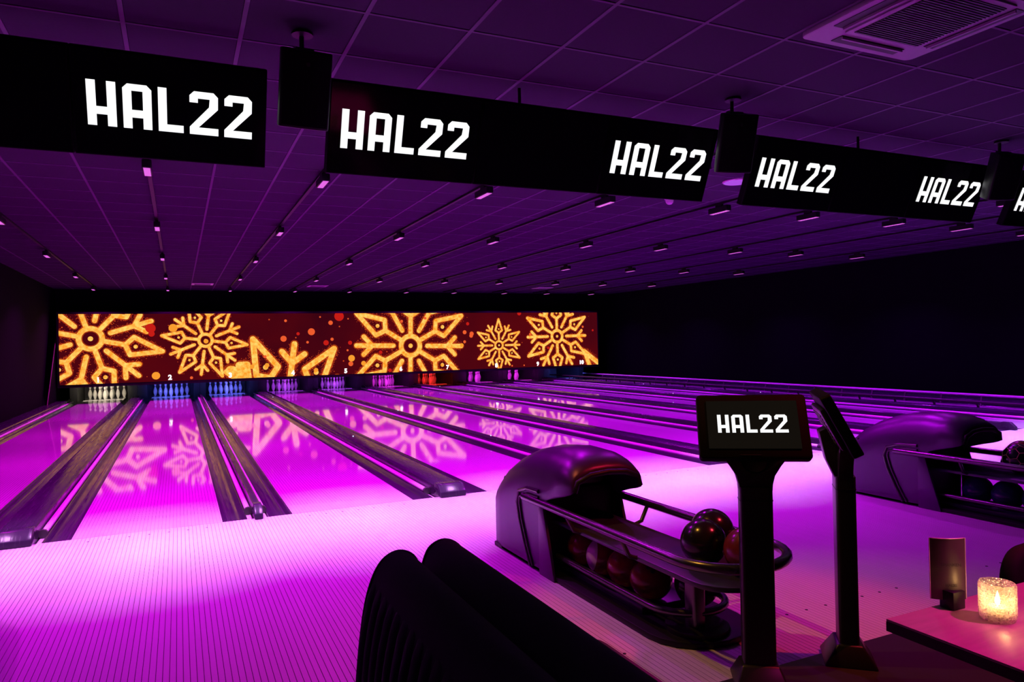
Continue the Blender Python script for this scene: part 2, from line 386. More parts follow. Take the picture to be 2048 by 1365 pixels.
class Pic:
    def __init__(s): s.gold = MB(); s.halo = MB(); s.dots = MB(); s.n = 0
    def put(s, mb, poly, y):
        pl = clip(poly)
        if len(pl) >= 3: mb.flat(pl, y)
    def stroke(s, a, b, w):
        for mb, ww, dy in ((s.gold, w, -.006), (s.halo, w*1.45, -.002)):
            an = math.degrees(math.atan2(b[1]-a[1], b[0]-a[0])); s.n += 1
            s.put(mb, arc(b[0], b[1], ww/2, an-90, an+90, 7)+arc(a[0], a[1], ww/2, an+90, an+270, 7), YSC+dy-.00004*(s.n % 30))
        L = math.hypot(b[0]-a[0], b[1]-a[1])
        for q in range(int(L*w*1500)):
            u = random.random(); sd = random.choice((-1, 1)); off = w*(.5+abs(random.gauss(0, .28)))
            nx, nz = -(b[1]-a[1])/max(L, 1e-6), (b[0]-a[0])/max(L, 1e-6)
            x, z = a[0]+(b[0]-a[0])*u+nx*sd*off, a[1]+(b[1]-a[1])*u+nz*sd*off; r = random.uniform(.005, .014)
            s.put(s.dots, [(x-r, z), (x, z-r), (x+r, z), (x, z+r)], YSC-.004)
    def disc(s, x, z, r, mb=None, dy=-.009): s.put(mb or s.gold, arc(x, z, r, 0, 342, 19), YSC+dy)
    def flake(s, c, R, ang):
        w = .068*R
        def pt(r, l, a): return (c[0]+R*(r*math.cos(a)-l*math.sin(a)), c[1]+R*(r*math.sin(a)+l*math.cos(a)))
        ro, ri = .187*R, .115*R
        for i in range(28):
            a0, a1 = 2*PI*i/28, 2*PI*(i+1)/28
            for mb, e, dy in ((s.gold, 0, -.0065), (s.halo, w*.22, -.0021)):
                s.put(mb, [(c[0]+r*math.cos(a), c[1]+r*math.sin(a)) for r, a in ((ri-e, a0), (ro+e, a0), (ro+e, a1), (ri-e, a1))], YSC+dy)
        s.disc(c[0], c[1], .035*R)
        for i in range(6):
            a = math.radians(ang+60*i)
            s.stroke(pt(.18, 0, a), pt(.46, 0, a), w)
            for sg in (-1, 1):
                s.stroke(pt(.46, 0, a), pt(.55, .135*sg, a), w); s.stroke(pt(.55, .135*sg, a), pt(.97, .0, a), w)
            s.disc(*pt(.6, 0, a), .03*R)
            a += PI/6
            s.stroke(pt(.27, 0, a), pt(.84, 0, a), w)
            for sg in (-1, 1): s.stroke(pt(.6, 0, a), pt(.73, .135*sg, a), w)
K = (YSC-CY)/(18.0-CY)
def s18(x, z): return (CX+(x-CX)*K, CZ+(z-CZ)*K)      # picture points were measured for a plane at 18 m
m_gold = emit('gold_glitter', (1, .3, .012), 1.05, (1, .72, .16), 11); m_halo = emit('flake_glow_red', (.62, .07, .006), .75, (.3, .012, .006), 14)
specks = MB(); pic = Pic()
def finish(p, name):
    g_ = spart(name, p.gold, m_gold); h_ = part('glow', p.halo, m_halo, g_)
    specks.add(p.dots.v, p.dots.f)
for c, R, a in (((-1.573, 1.812), 2.0, -12.4), ((1.528, 1.709), 1.27, -7.6), ((3.89, -.68), 2.67, 52), ((8.127, 1.391), 2.26, 28.5), ((11.514, 1.334), 1.0, 90), ((13.96, 1.626), 1.49, 30.5)):
    p = Pic(); p.flake(s18(*c), R*K, a); finish(p, 'snowflake')
p = Pic(); p.stroke(sc(1168, 703), sc(1200, 729), .17); p.stroke(sc(1170, 706), sc(1180, 734), .16); finish(p, 'flake_fragment')
p = Pic(); p.stroke(sc(462, 742), sc(492, 752), .3); p.stroke(sc(478, 731), sc(494, 730), .2); p.stroke(sc(494, 730), sc(498, 756), .16); finish(p, 'flake_fragment')
BOK = {'ember_orange': ((.95, .12, .03), .9, [(622.7, 664, 6.5), (567, 678, 5.5), (661, 646, 4.2), (504, 734, 4), (571, 642, 2.5), (615, 685, 2.4), (664, 679, 3), (701.5, 728, 4), (530, 714, 2.8), (929, 665, 3.6), (943, 668, 4), (942, 672, 3.5), (929, 684, 2.6), (383, 756, 2.5), (640, 634.5, 1.6), (696, 638, 1.4), (695, 701, 2), (1165, 654, 2.2), (1024, 732, 1.6), (1048, 731, 1.4), (803, 643, 2.5), (850, 637, 2.5), (1060, 669, 2.5)]),
       'ember_gold': ((1, .35, .03), .95, [(346, 656.5, 7), (312, 752, 6.5), (703, 717, 5.5), (727, 727, 4), (923.5, 691, 3.4), (412, 683, 4), (504, 734, 4), (534, 731, 4), (632, 740.5, 4)]),
       'ember_red': ((.7, .015, .01), .8, [(301, 657, 8), (303, 668, 5), (678, 633, 9), (700, 686, 3.4), (652, 686, 5), (596, 668, 3), (935, 648, 3), (780, 741, 3), (761, 705, 3), (1185, 661, 2), (1038, 627, 4), (1096, 696, 2.5)])}
for nm, (rgb, k, lst) in BOK.items():
    em = emit(nm+'_glow', rgb, k)
    for j, (px, py, r) in enumerate(lst):
        b = MB(); x, z = sc(px, py); pic.put(b, arc(x, z, r*.0165*(1 if px < 700 else 1.15), 0, 342, 19), YSC-.0105-.0001*j); spart('ember', b, em)
for j in range(60):
    x, z = random.uniform(SX0, SX1), random.uniform(SZ0, SZ1); pic.put(specks, arc(x, z, random.uniform(.008, .026), 0, 324, 9), YSC-.0030-.00001*j)
gl = spart('glitter', specks, emit('glitter_red', (.9, .12, .02), .8, (.6, .02, .01), 30)); gl['kind'] = 'stuff'
def text_mesh(txt, size, name, bold=0):
    cu = bpy.data.curves.new(name, 'FONT'); cu.body = txt; cu.size = size; cu.align_x = 'CENTER'; cu.offset = bold; cu.resolution_u = 3
    o = bpy.data.objects.new(name, cu); C.objects.link(o); dg = bpy.context.evaluated_depsgraph_get()
    me = bpy.data.meshes.new_from_object(o.evaluated_get(dg)); bpy.data.objects.remove(o); return me
nm_mat = emit('number_white', (1, .95, 1), 2.2)
for k in range(1, 11):
    link('lane_number', text_mesh(str(k), .19, 'lane_number', .008), nm_mat, scr, (LC[k]-OX, -.014, .565+.02-SZ0), (PI/2, 0, 0))
# ------------------------------------------------------------------ lamps on ceiling tracks
m_led = emit('lamp_led', (.9, .16, .9), .9)
house_me = MB().box(-.04, .04, -.18, .18, 0, .075).mesh('housing'); bev(house_me, .006, 1); house_me.materials.append(M['black'])
neck_me = MB().box(-.018, .018, -.06, .06, .075, .105).mesh('adapter'); neck_me.materials.append(M['black'])
led_me = MB().box(-.028, .028, -.017, .017, -.003, .0).mesh('led'); led_me.materials.append(m_led)
strip_me = MB().box(-.03, .03, -.165, .165, -.004, .0).mesh('led_strip'); strip_me.materials.append(m_led)
for k in range(1, 11):
    x = LC[k]
    tr = part('light_track', MB().box(-.018, .018, -.9, 16.6, 0, .024), M['black'], None, loc=(x, 0, ZC-.028))
    tag(tr, 'black ceiling light track running above lane %s' % NW[k], 'light track', 'ceiling light tracks')
    for j, y in enumerate((-.55, 1.16, 4.6, 8.2, 12.0, 15.6)):
        zb = ZC-.028-.105
        t = thing('track_lamp', 'black track lamp with pink diodes over lane %s, %s from the foul line' % (NW[k], ['nearest', 'second', 'third', 'fourth', 'fifth', 'farthest'][j]), 'lamp', (x, y, zb), group='track lamps over lane %s' % NW[k])
        link('housing', house_me, None, t); link('adapter', neck_me, None, t)
        if j < 4:
            for q in range(7): link('led', led_me, None, t, (0, -.144+.048*q, 0))
        else: link('led_strip', strip_me, None, t)
        if j == 0: area('track_lamp_light', (x, y, zb-.008), (.014, .3), FRONT_W, front_rgb(x), (0, -.05, -1), 118); area('added_pale_beam', (x, y, zb-.014), (.012, .1), KEY_W, key_rgb(x), (0, .015, -1), 53)  # second light is an added pale beam, the lamps themselves shine magenta
        else: area('track_lamp_light', (x, y, zb-.008), (.014, .3), LANE_W, lamp_rgb(x), (0, 0, -1), 125)
# ------------------------------------------------------------------ overhead displays
LET = {'H': (.59, [[(0, 0), (.185, 0), (.185, 1), (0, 1)], [(.405, 0), (.59, 0), (.59, 1), (.405, 1)], [(.185, .255), (.405, .255), (.405, .43), (.185, .43)]]),
       'A': (.6, [[(0, 0), (.185, 0), (.185, .85), (.185, .85), (0, .9)], [(.415, 0), (.6, 0), (.6, .9), (.415, .85)], [(0, .9), (.185, .85), (.415, .85), (.6, .9), (.5, 1), (.1, 1)], [(.185, .25), (.415, .25), (.415, .425), (.185, .425)]]),
       'L': (.54, [[(0, 0), (.185, 0), (.185, 1), (0, 1)], [(.185, 0), (.54, 0), (.54, .17), (.185, .17)]]),
       '2': (.64, [[(0, 0), (.64, 0), (.64, .17), (.2, .17), (0, .17)], [(0, .17), (.2, .17), (.63, .62), (.43, .66)], [(.43, .66), (.63, .62), (.63, .9), (.445, .84)], [(0, .74), (.185, .74), (.185, .84), (0, .9)], [(0, .9), (.185, .84), (.445, .84), (.63, .9), (.53, 1), (.1, 1)]])}
def logo_mesh(width, thick=.001):
    b = MB(); x = 0
    for ch in 'HAL22':
        w, pl = LET[ch]
        for p in pl:
            q = [(x+u, v) for i, (u, v) in enumerate(p) if p.index((u, v)) == i]
            b.flat(q, 0)
        x += w+.135
    tot = x-.135; s = width/tot
    b.v = [((v[0]-tot/2)*s, v[1]-thick, (v[2]-.5)*s) for v in b.v]
    me = b.mesh('logo'); me.materials.append(M['logo'])
    bm = bmesh.new(); bm.from_mesh(me)
    for f in bm.faces:
        if f.normal.y > 0: f.normal_flip()
    bm.to_mesh(me); bm.free(); return me
LOGO = logo_mesh(.845)
TV, TH = .9975, .568; TILT = math.atan2(.23, .52)
case_me = MB().box(-TV/2+.001, TV/2-.001, .008, .07, -TH/2, TH/2).mesh('display'); bev(case_me, .004, 1); case_me.materials.append(M['frame'])
glass_me = MB().box(-TV/2+.012, TV/2-.012, 0, .009, -TH/2+.012, TH/2-.012).mesh('panel'); glass_me.materials.append(M['gloss_black'])
for nm, xc, a, b in (('a', -.24, 1, 2), ('b', 3.117, 3, 4), ('c', 6.52, 5, 6), ('d', 10.02, 7, 8)):
    t = thing('display_bank', 'bank of three black overhead displays reading HAL22 above lanes %s and %s' % (NW[a], NW[b]), 'display', (xc, -1.815, 2.76), group='overhead display banks')
    t.rotation_euler = (TILT, 0, 0)
    for i in (-1, 0, 1):
        d = link('display', case_me, None, t, (i*(TV+.002), 0, 0)); link('panel', glass_me, None, d)
        if i: link('logo', LOGO, None, d, (.005 if i < 0 else -.005, -.002, .0))
    part('backbone', MB().box(-1.4, 1.4, .072, .11, -.1, .1), M['black'], t)
    for dx in (-.14,):
        inv = Matrix.Rotation(-TILT, 3, 'X')
        p0 = inv @ Vector((0, .09-0, .2)); q = part('hanger', MB().tube([(0, 0, 0), (0, 0, ZC-2.76-.02)], .012, 8), M['black'], t, smooth=40)
        q.location = (dx, .09, 0); q.rotation_euler = (-TILT, 0, 0)
# ------------------------------------------------------------------ speakers
def speaker(x, y, zc, rz, label):
    t = thing('loudspeaker', label, 'speaker', (x, y, zc), rz, 'loudspeakers between the display banks'); h = .212; t.rotation_euler = (.36, 0, rz)
    poly = [(-.14, -.11)]+[(-.14+.28*i/8, -.11-.022*math.sin(PI*i/8)) for i in range(1, 8)]+[(.14, -.11), (.142, -.07), (.085, .07), (-.085, .07), (-.142, -.07)]
    part('cabinet', MB().prism(poly, -h, h), M['black'], t, bevel=.01)
    g = [(-.128+.256*i/8, -.1135-.022*math.sin(PI*(.05+.9*i/8))) for i in range(9)]
    part('grille', MB().prism(g+[(p[0], p[1]+.006) for p in reversed(g)], -h+.015, h-.015), M['frame'], t)
    part('badge', MB().lathe([(.012, 0), (.012, .004)], 12), M['trim'], t, loc=(0, -.1355, h-.075), rot=(PI/2, 0, 0))
    b = part('bracket', MB().box(-.05, .05, -.03, .05, h+.001, h+.012).tube([(0, .06, h+.005), (0, .06+.3*(ZC-zc-h-.004), ZC-zc-.012)], .014, 8), M['bracket'], t)
    part('ceiling_plate', MB().lathe([(.06, -.012), (.06, -.001)], 16), M['black'], b, loc=(0, .03+.36*(ZC-zc-h), ZC-zc-.01), rot=(-.36, 0, 0))
speaker(1.43, -2.05, 2.89, 0.05, 'black loudspeaker hanging between the displays of lanes two and three')
speaker(4.585, -2.08, 2.88, -.3, 'black loudspeaker hanging between the displays of lanes four and five')
speaker(7.84, -2.08, 2.88, -.3, 'black loudspeaker hanging between the displays of lanes six and seven')
# ------------------------------------------------------------------ things on the ceiling
t = thing('ceiling_cassette', 'white square air conditioning cassette with dark grille set in ceiling', 'air conditioner', (4.6, -3.65, ZC-.004))
part('panel', MB().prism(rrect(-.475, .475, -.475, .475, .05), -.03, -.0), M['ac'], t, bevel=.006)
part('grille_frame', MB().box(-.3, .3, -.3, .3, -.042, -.03), M['ac'], t, bevel=.004)
part('grille', MB().box(-.265, .265, -.265, .265, -.047, -.042), M['acdark'], t)
for i in range(26): part('grille_bar', MB().box(-.262, .262, -.252+.02*i-.003, -.252+.02*i+.003, -.051, -.047), M['acdark'], t)
for a in range(4): part('air_slot', MB().box(-.27, .27, -.425, -.345, -.034, -.03), M['acdark'], t, rot=(0, 0, a*PI/2))
for a in range(4): part('louvre', MB().box(-.26, .26, -.362, -.35, -.048, -.03), M['ac'], t, rot=(0, 0, a*PI/2))
p = at(1473, 362, 2, ZC)
t = thing('ceiling_downlight', 'round white ceiling disc glowing violet between the display banks', 'ceiling light', (p.x, p.y, ZC-.004))
part('rim', MB().lathe([(.15, -.016), (.158, -.01), (.158, 0)], 28), M['downlight'], t, smooth=40)
part('diffuser', MB().lathe([(.142, -.019), (.142, -.014)], 28), emit('disc_violet', (.55, .1, 1), .75), t)
p = at(1339, 402, 2, ZC-.05)
t = thing('dome_sensor', 'small pale dome sensor hanging from the ceiling over lane six', 'sensor', (p.x, p.y, ZC-.004))
part('mount', MB().lathe([(.06, -.03), (.065, -.02), (.065, 0)], 20), M['downlight'], t, smooth=40)
part('dome', MB().lathe([(.005, -.095), (.025, -.09), (.042, -.075), (.05, -.05), (.05, -.03)], 20), M['downlight'], t, smooth=60)
for px, py, n in ((405, 568, 2), (635, 572, 4), (1085, 576, 8)):
    p = at(px, py, 2, ZC)
    t = thing('air_diffuser', 'pale slim ceiling air diffuser near the far end above lane %s' % NW[n], 'air vent', (p.x, p.y, ZC-.005), group='ceiling air diffusers')
    part('frame', MB().box(-.27, .27, -.27, .27, -.012, 0), M['downlight'], t, bevel=.003)
    for i in range(4): part('vane', MB().box(-.2, .2, -.165+.11*i-.02, -.165+.11*i+.02, -.02, -.012), M['ac'], t)
# ------------------------------------------------------------------ ball returns
def ball_return(cx, label, detail=True):
    t = thing('ball_return', label, 'ball return', (cx, -2.8, 0), group='ball returns'); Y0 = -2.8
    hw = .27
    # hood shell: arch sections from the nose to the overhanging lip
    secs = [(-1.66, .30, .80, 0), (-1.675, .42, .90, 0), (-1.72, .50, .97, 0), (-1.82, .585, 1, 0), (-1.95, .655, 1, 0), (-2.1, .71, 1, 0), (-2.25, .742, 1, 0), (-2.40, .755, 1, 0), (-2.415, .758, 1, .40), (-2.5, .757, .99, .46), (-2.6, .748, .98, .49), (-2.68, .725, .95, .51), (-2.74, .685, .9, .53), (-2.762, .64, .84, .55)]
    vs = []; fs = []; N = 26
    for y, h, wf, zb in secs:
        w = hw*wf
        for i in range(N+1):
            u = -1+2*i/N; a = abs(u)
            # side wall goes up, then rounds over
            if a > .5: f = (1-a)/.5; x = w; z = zb+(h*.62-zb)*f if zb < h*.62 else zb+(h-zb)*.3*f
            else:
                ang = (1-a/.5)*PI/2; zs = h*.62 if zb < h*.62 else zb+(h-zb)*.3
                x = w*math.cos(ang)**.75 if ang < PI/2-1e-6 else 0; z = zs+(h-zs)*math.sin(ang)
            vs.append((math.copysign(x, u), y-Y0, z))
    for i in range(len(secs)-1):
        for k in range(N): fs.append((i*(N+1)+k, i*(N+1)+k+1, (i+1)*(N+1)+k+1, (i+1)*(N+1)+k))
    fs.append(tuple(range(N+1)))
    o = part('hood', MB().add(vs, fs), M['silver'], t, smooth=60)
    sm = o.modifiers.new('thick', 'SOLIDIFY'); sm.thickness = .012; sm.offset = -1
    part('chute', MB().box(-hw+.03, hw-.03, -2.42-Y0, -1.8-Y0, .032, .5).box(-.2, .2, -2.4-Y0, -1.95-Y0, .5, .6), M['black'], t, bevel=.02)
    part('hood_lip', MB().tube([(-.222, -2.755-Y0, .545), (-.205, -2.762-Y0, .6), (-.12, -2.762-Y0, .635), (0, -2.764-Y0, .645), (.12, -2.762-Y0, .635), (.205, -2.762-Y0, .6), (.222, -2.755-Y0, .545)], .017, 8), M['black'], t, smooth=60)
    for s in (-1, 1):
        X = s*(hw+.004)
        for off, r in ((0, .013), (.035, .009)):
            path = [(X, -2.405-Y0, .455+.04-off), (X, -2.25-Y0, .45+.04-off), (X, -2.13-Y0-off*.3, .425+.03-off), (X, -2.10-Y0-off, .38), (X, -2.13-Y0-off, .28), (X, -2.2-Y0-off, .14), (X, -2.27-Y0-off, .02)]
            part('panel_trim', MB().tube(path, r, 8), M['trim'], t, smooth=60)
        part('side_cheek', MB().prism([(-2.41-Y0, .0), (-2.41-Y0, .42), (-2.47-Y0, .42), (-2.6-Y0, 0)], X-.01, X+.01, 'yz'), M['silver'], t, bevel=.004)
    part('base_plate', MB().prism([(x, y-Y0) for x, y in [(-.27, -1.7), (-.27, -3.5)]+[(-.27*math.cos(a), -3.5-.24*math.sin(a)) for a in [PI*i/10 for i in range(1, 10)]]+[(.27, -3.5), (.27, -1.7)]], .0015, .03), M['black'], t, bevel=.006)
    part('post_foot', MB().lathe([(.15, .03), (.15, .05), (.12, .06)], 24, -.03, -3.56-Y0), M['black'], t, smooth=40)
    def loop(h, ye, z, ys, droop=0):
        return [(-h, ys-Y0, z), (-h, (ys+ye)/2-Y0, z), (-h, ye+h-Y0, z)]+[(-h*math.cos(a), ye+h-h*math.sin(a)-Y0, z+droop*math.sin(a)) for a in [PI*i/14 for i in range(1, 14)]]+[(h, ye+h-Y0, z), (h, (ys+ye)/2-Y0, z), (h, ys-.05-Y0, z)]
    part('tray_rail', MB().tube(loop(.275, -3.99, .43, -2.2), .024, 12), M['chrome'], t, smooth=60)
    bedp = [(-.19, -2.3-Y0), (-.19, -3.72-Y0)]+[(-.19*math.cos(a), -3.72-.19*math.sin(a)-Y0) for a in [PI*i/10 for i in range(1, 10)]]+[(.19, -3.72-Y0), (.19, -2.3-Y0)]
    part('tray_bed', MB().prism(bedp, .30, .325), M['bed'], t, bevel=.006)
    for yy in (-2.75, -3.3):
        for s in (-1, 1): part('rail_bracket', MB().tube([(s*.17, yy-Y0, .31), (s*.23, yy-Y0, .33), (s*.274, yy-Y0, .414)], .012, 8), M['trim'], t, smooth=50)
    part('support_post', MB().prism(rrect(-.1, -.03, -3.63-Y0, -3.55-Y0, .015), .05, .30), M['chrome'], t, smooth=40)
    part('lower_rail', MB().tube(loop(.2, -3.62, .12, -2.5), .019, 10), M['chrome'], t, smooth=60)
    part('lower_bed', MB().box(-.16, .16, -3.3-Y0, -2.5-Y0, .03, .062), M['bed'], t, bevel=.005)
    return t
ball_return(-.42, 'dark glossy hooded ball return standing between lanes one and two')
ball_return(2.99, 'dark glossy hooded ball return with red balls between lanes three and four')
ball_return(6.42, 'dark glossy hooded ball return with dark blue balls between lanes five and six')
bm = bmesh.new(); bmesh.ops.create_uvsphere(bm, u_segments=40, v_segments=24, radius=.1085); ball_me = bpy.data.meshes.new('bowling_ball'); bm.to_mesh(ball_me); bm.free()
ball_me.polygons.foreach_set('use_smooth', [True]*len(ball_me.polygons))
hole_me = MB().lathe([(.012, .1075), (.012, .1088)], 12).mesh('finger_hole'); hole_me.materials.append(M['dot'])
def ball(px, py, z, m, label, pos=None, holes=None):
    p = Vector(pos) if pos else at(px, py, 2, z)
    me = ball_me.copy(); o = link('bowling_ball', me, m, None, p); tag(o, label, 'bowling ball', 'bowling balls on the returns')
    if holes:
        for rx, rz in ((.0, 0), (.28, 0), (.14, .3)): link('finger_hole', hole_me, None, o, (0, 0, 0), (holes[0]+rx, holes[1]+rz, 0))
    return o
m_red = mat('ball_red', (.14, .012, .014), rough=.22, noise=.35, nscale=(14, 14, 14))
m_red2 = mat('ball_marbled_red', (.17, .02, .014), rough=.22, noise=.6, nscale=(30, 30, 30))
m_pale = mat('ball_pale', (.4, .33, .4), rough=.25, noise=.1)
m_dk = mat('ball_black', (.012, .01, .012), rough=.2, noise=.3)
m_bl = mat('ball_blue', (.02, .02, .09), rough=.2, noise=.4, nscale=(12, 12, 12))
ZLO, ZHI = .062+.1087, .325+.1087
b0 = at(1305, 1157, 2, ZLO); bx = 2.94
ys = [b0.y+.2185*i for i in range(4)]
ball(0, 0, 0, m_red, 'dark red bowling ball on the lower rack next to the support post', (bx, ys[0], ZLO), (.5, -.6))
ball(0, 0, 0, m_red2, 'marbled red bowling ball between the pale-sided ball and the post-side ball', (bx, ys[1], ZLO))
o = ball(0, 0, 0, m_red, 'red bowling ball with one large pale side on the lower rack', (bx, ys[2], ZLO))
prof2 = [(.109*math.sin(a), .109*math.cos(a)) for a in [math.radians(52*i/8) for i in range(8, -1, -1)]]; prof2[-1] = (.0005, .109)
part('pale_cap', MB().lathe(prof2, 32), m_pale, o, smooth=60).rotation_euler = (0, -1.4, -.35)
ball(0, 0, 0, m_red, 'plain dark red bowling ball tucked deepest against the hood', (bx, ys[3], ZLO))
ball(0, 0, 0, m_dk, 'black bowling ball on the lower rack behind the support post', (3.08, ys[0]-.185, ZLO+.002))
a = at(1417, 1083, 2, ZHI); print('ball A', a); a.x -= .03
ball(0, 0, 0, m_dk, 'large black bowling ball with a faint sheen on the upper tray', (a.x, a.y, ZHI), (.9, .4))
ball(0, 0, 0, m_dk, 'black bowling ball on the upper tray behind the sheened one', (a.x+.17, a.y+.14, ZHI))
o = ball(0, 0, 0, mat('ball_black_red', (.05, .01, .01), rough=.2, noise=.9, nscale=(9, 9, 9)), 'black and red bowling ball in the rounded end of the tray', (a.x+.08, a.y-.21, ZHI))
part('red_patch', MB().lathe([(r*1.0, z) for r, z in prof2], 28), m_red2, o, smooth=60).rotation_euler = (1.2, 0, -1.5)
for px, py, nm in ((1926, 985, 'dark blue bowling ball on the lower rack nearest the hood of lanes five and six'), (1975, 990, 'dark blue bowling ball in the middle of the lower rack of lanes five and six'), (2030, 1001, 'dark blue bowling ball on the lower rack beneath the honeycomb ball')):
    p = at(px, py, 2, ZLO); i = (1926, 1975, 2030).index(px)
    if i == 0: yb = p.y
    ball(0, 0, 0, m_bl, nm, (6.40, yb-.222*i, ZLO))
# honeycomb-seamed ball
a = at(2037, 917, 2, ZHI); hb = ball(0, 0, 0, mat('ball_bottle_green', (.01, .03, .015), rough=.2, noise=.2), 'dark green bowling ball with a yellow honeycomb seam pattern', (max(a.x, 6.3), a.y, ZHI))
g = (1+5**.5)/2
iv = [Vector(v).normalized() for v in [(-1, g, 0), (1, g, 0), (-1, -g, 0), (1, -g, 0), (0, -1, g), (0, 1, g), (0, -1, -g), (0, 1, -g), (g, 0, -1), (g, 0, 1), (-g, 0, -1), (-g, 0, 1)]]
sb = MB()
def seam(p, q):
    sb.tube([(p.lerp(q, i/5)).normalized()*.1082 for i in range(6)], .0026, 5, False)
nb = {i: [j for j in range(12) if j != i and (iv[i]-iv[j]).length < 1.1] for i in range(12)}
for i in range(12):
    for j in nb[i]:
        if i < j: seam(iv[i].lerp(iv[j], 1/3), iv[j].lerp(iv[i], 1/3))
        for k in nb[i]:
            if j < k and k in nb[j]: seam(iv[i].lerp(iv[j], 1/3), iv[i].lerp(iv[k], 1/3))
part('seam', sb, mat('seam_yellow', (.85, .68, .25), rough=.4, noise=.1), hb)
hb.rotation_euler = (.4, .3, .5)
ball(0, 0, 0, m_red, 'red bowling ball on the tray behind the honeycomb ball', (max(a.x, 6.3)+.2, a.y+.09, ZHI))
# ------------------------------------------------------------------ score stands
def score_stand(x, y, rz, label):
    t = thing('score_stand', label, 'touch screen stand', (x, y, .012), rz, 'score entry stands')
    def frus(x0, y0, z0, x1, y1, z1):
        return MB().add([(-x0, -y0, z0), (x0, -y0, z0), (x0, y0, z0), (-x0, y0, z0), (-x1, -y1, z1), (x1, -y1, z1), (x1, y1, z1), (-x1, y1, z1)], [(3, 2, 1, 0), (4, 5, 6, 7), (0, 1, 5, 4), (1, 2, 6, 5), (2, 3, 7, 6), (3, 0, 4, 7)])
    part('base_cover', frus(.105, .105, 0, .072, .05, .085), M['post'], t, bevel=.008)
    part('post', MB().prism(rrect(-.064, .064, -.04, .04, .018), .05, .79), M['post'], t, smooth=40)
    part('seam_ring', MB().prism(rrect(-.0655, .0655, -.0415, .0415, .018), .735, .739), M['black'], t, smooth=40)
    # flaring neck, set back towards the screen's underside
    L = [(-.064, .77), (-.066, .80), (-.075, .835), (-.1, .875), (-.128, .91), (-.13, .93)]
    notch = [(-.05*math.cos(a), .893-.045*math.sin(a)) for a in [PI*i/8 for i in range(9)]]
    poly = L+notch+[(-p[0], p[1]) for p in reversed(L)]
    nk = part('neck', MB().prism(poly, -.03, .03, 'xz'), M['post'], t, bevel=.006)
    part('neck_arm', MB().prism([(-.03, .77), (.035, .77), (.075, .86), (.10, .98), (.06, 1.0), (-.02, .90)], -.05, .05, 'yz'), M['post'], t, bevel=.008)
    T = -math.radians(27)
    mo = part('monitor', MB().prism(rrect(-.216, .216, -.138, .138, .016), -.022, .022, 'xz'), M['frame'], t, bevel=.006, loc=(0, .03, 1.02), rot=(T, 0, 0))
    part('display', MB().box(-.178, .178, -.0245, -.0225, -.096, .108), emit('standby_screen', (.0065, .0048, .0034), 1), mo)
    part('logo', logo_mesh_box(.273), M['logo'], mo, loc=(-.002, -.026, .008))
    part('status_strip', MB().box(-.06, .02, -.0245, -.0225, -.124, -.121), M['trim'], mo)
    part('rear_case', MB().box(-.17, .17, .022, .045, -.1, .09), M['post'], mo, bevel=.012)
    for i in range(9): part('vent_slat', MB().box(-.13, .13, .045, .049, -.07+.016*i, -.064+.016*i), M['bracket'], mo)
    return t
def logo_mesh_box(w):
    b = MB(); me = logo_mesh(w); b.v = [tuple(v.co) for v in me.vertices]; b.f = [tuple(p.vertices) for p in me.polygons]; return b
score_stand(2.85, -4.075, -.60, 'black touch screen stand showing HAL22 on its tilted screen')
score_stand(3.335, -4.09, .84, 'black touch screen stand turned sideways beside the HAL22 stand')
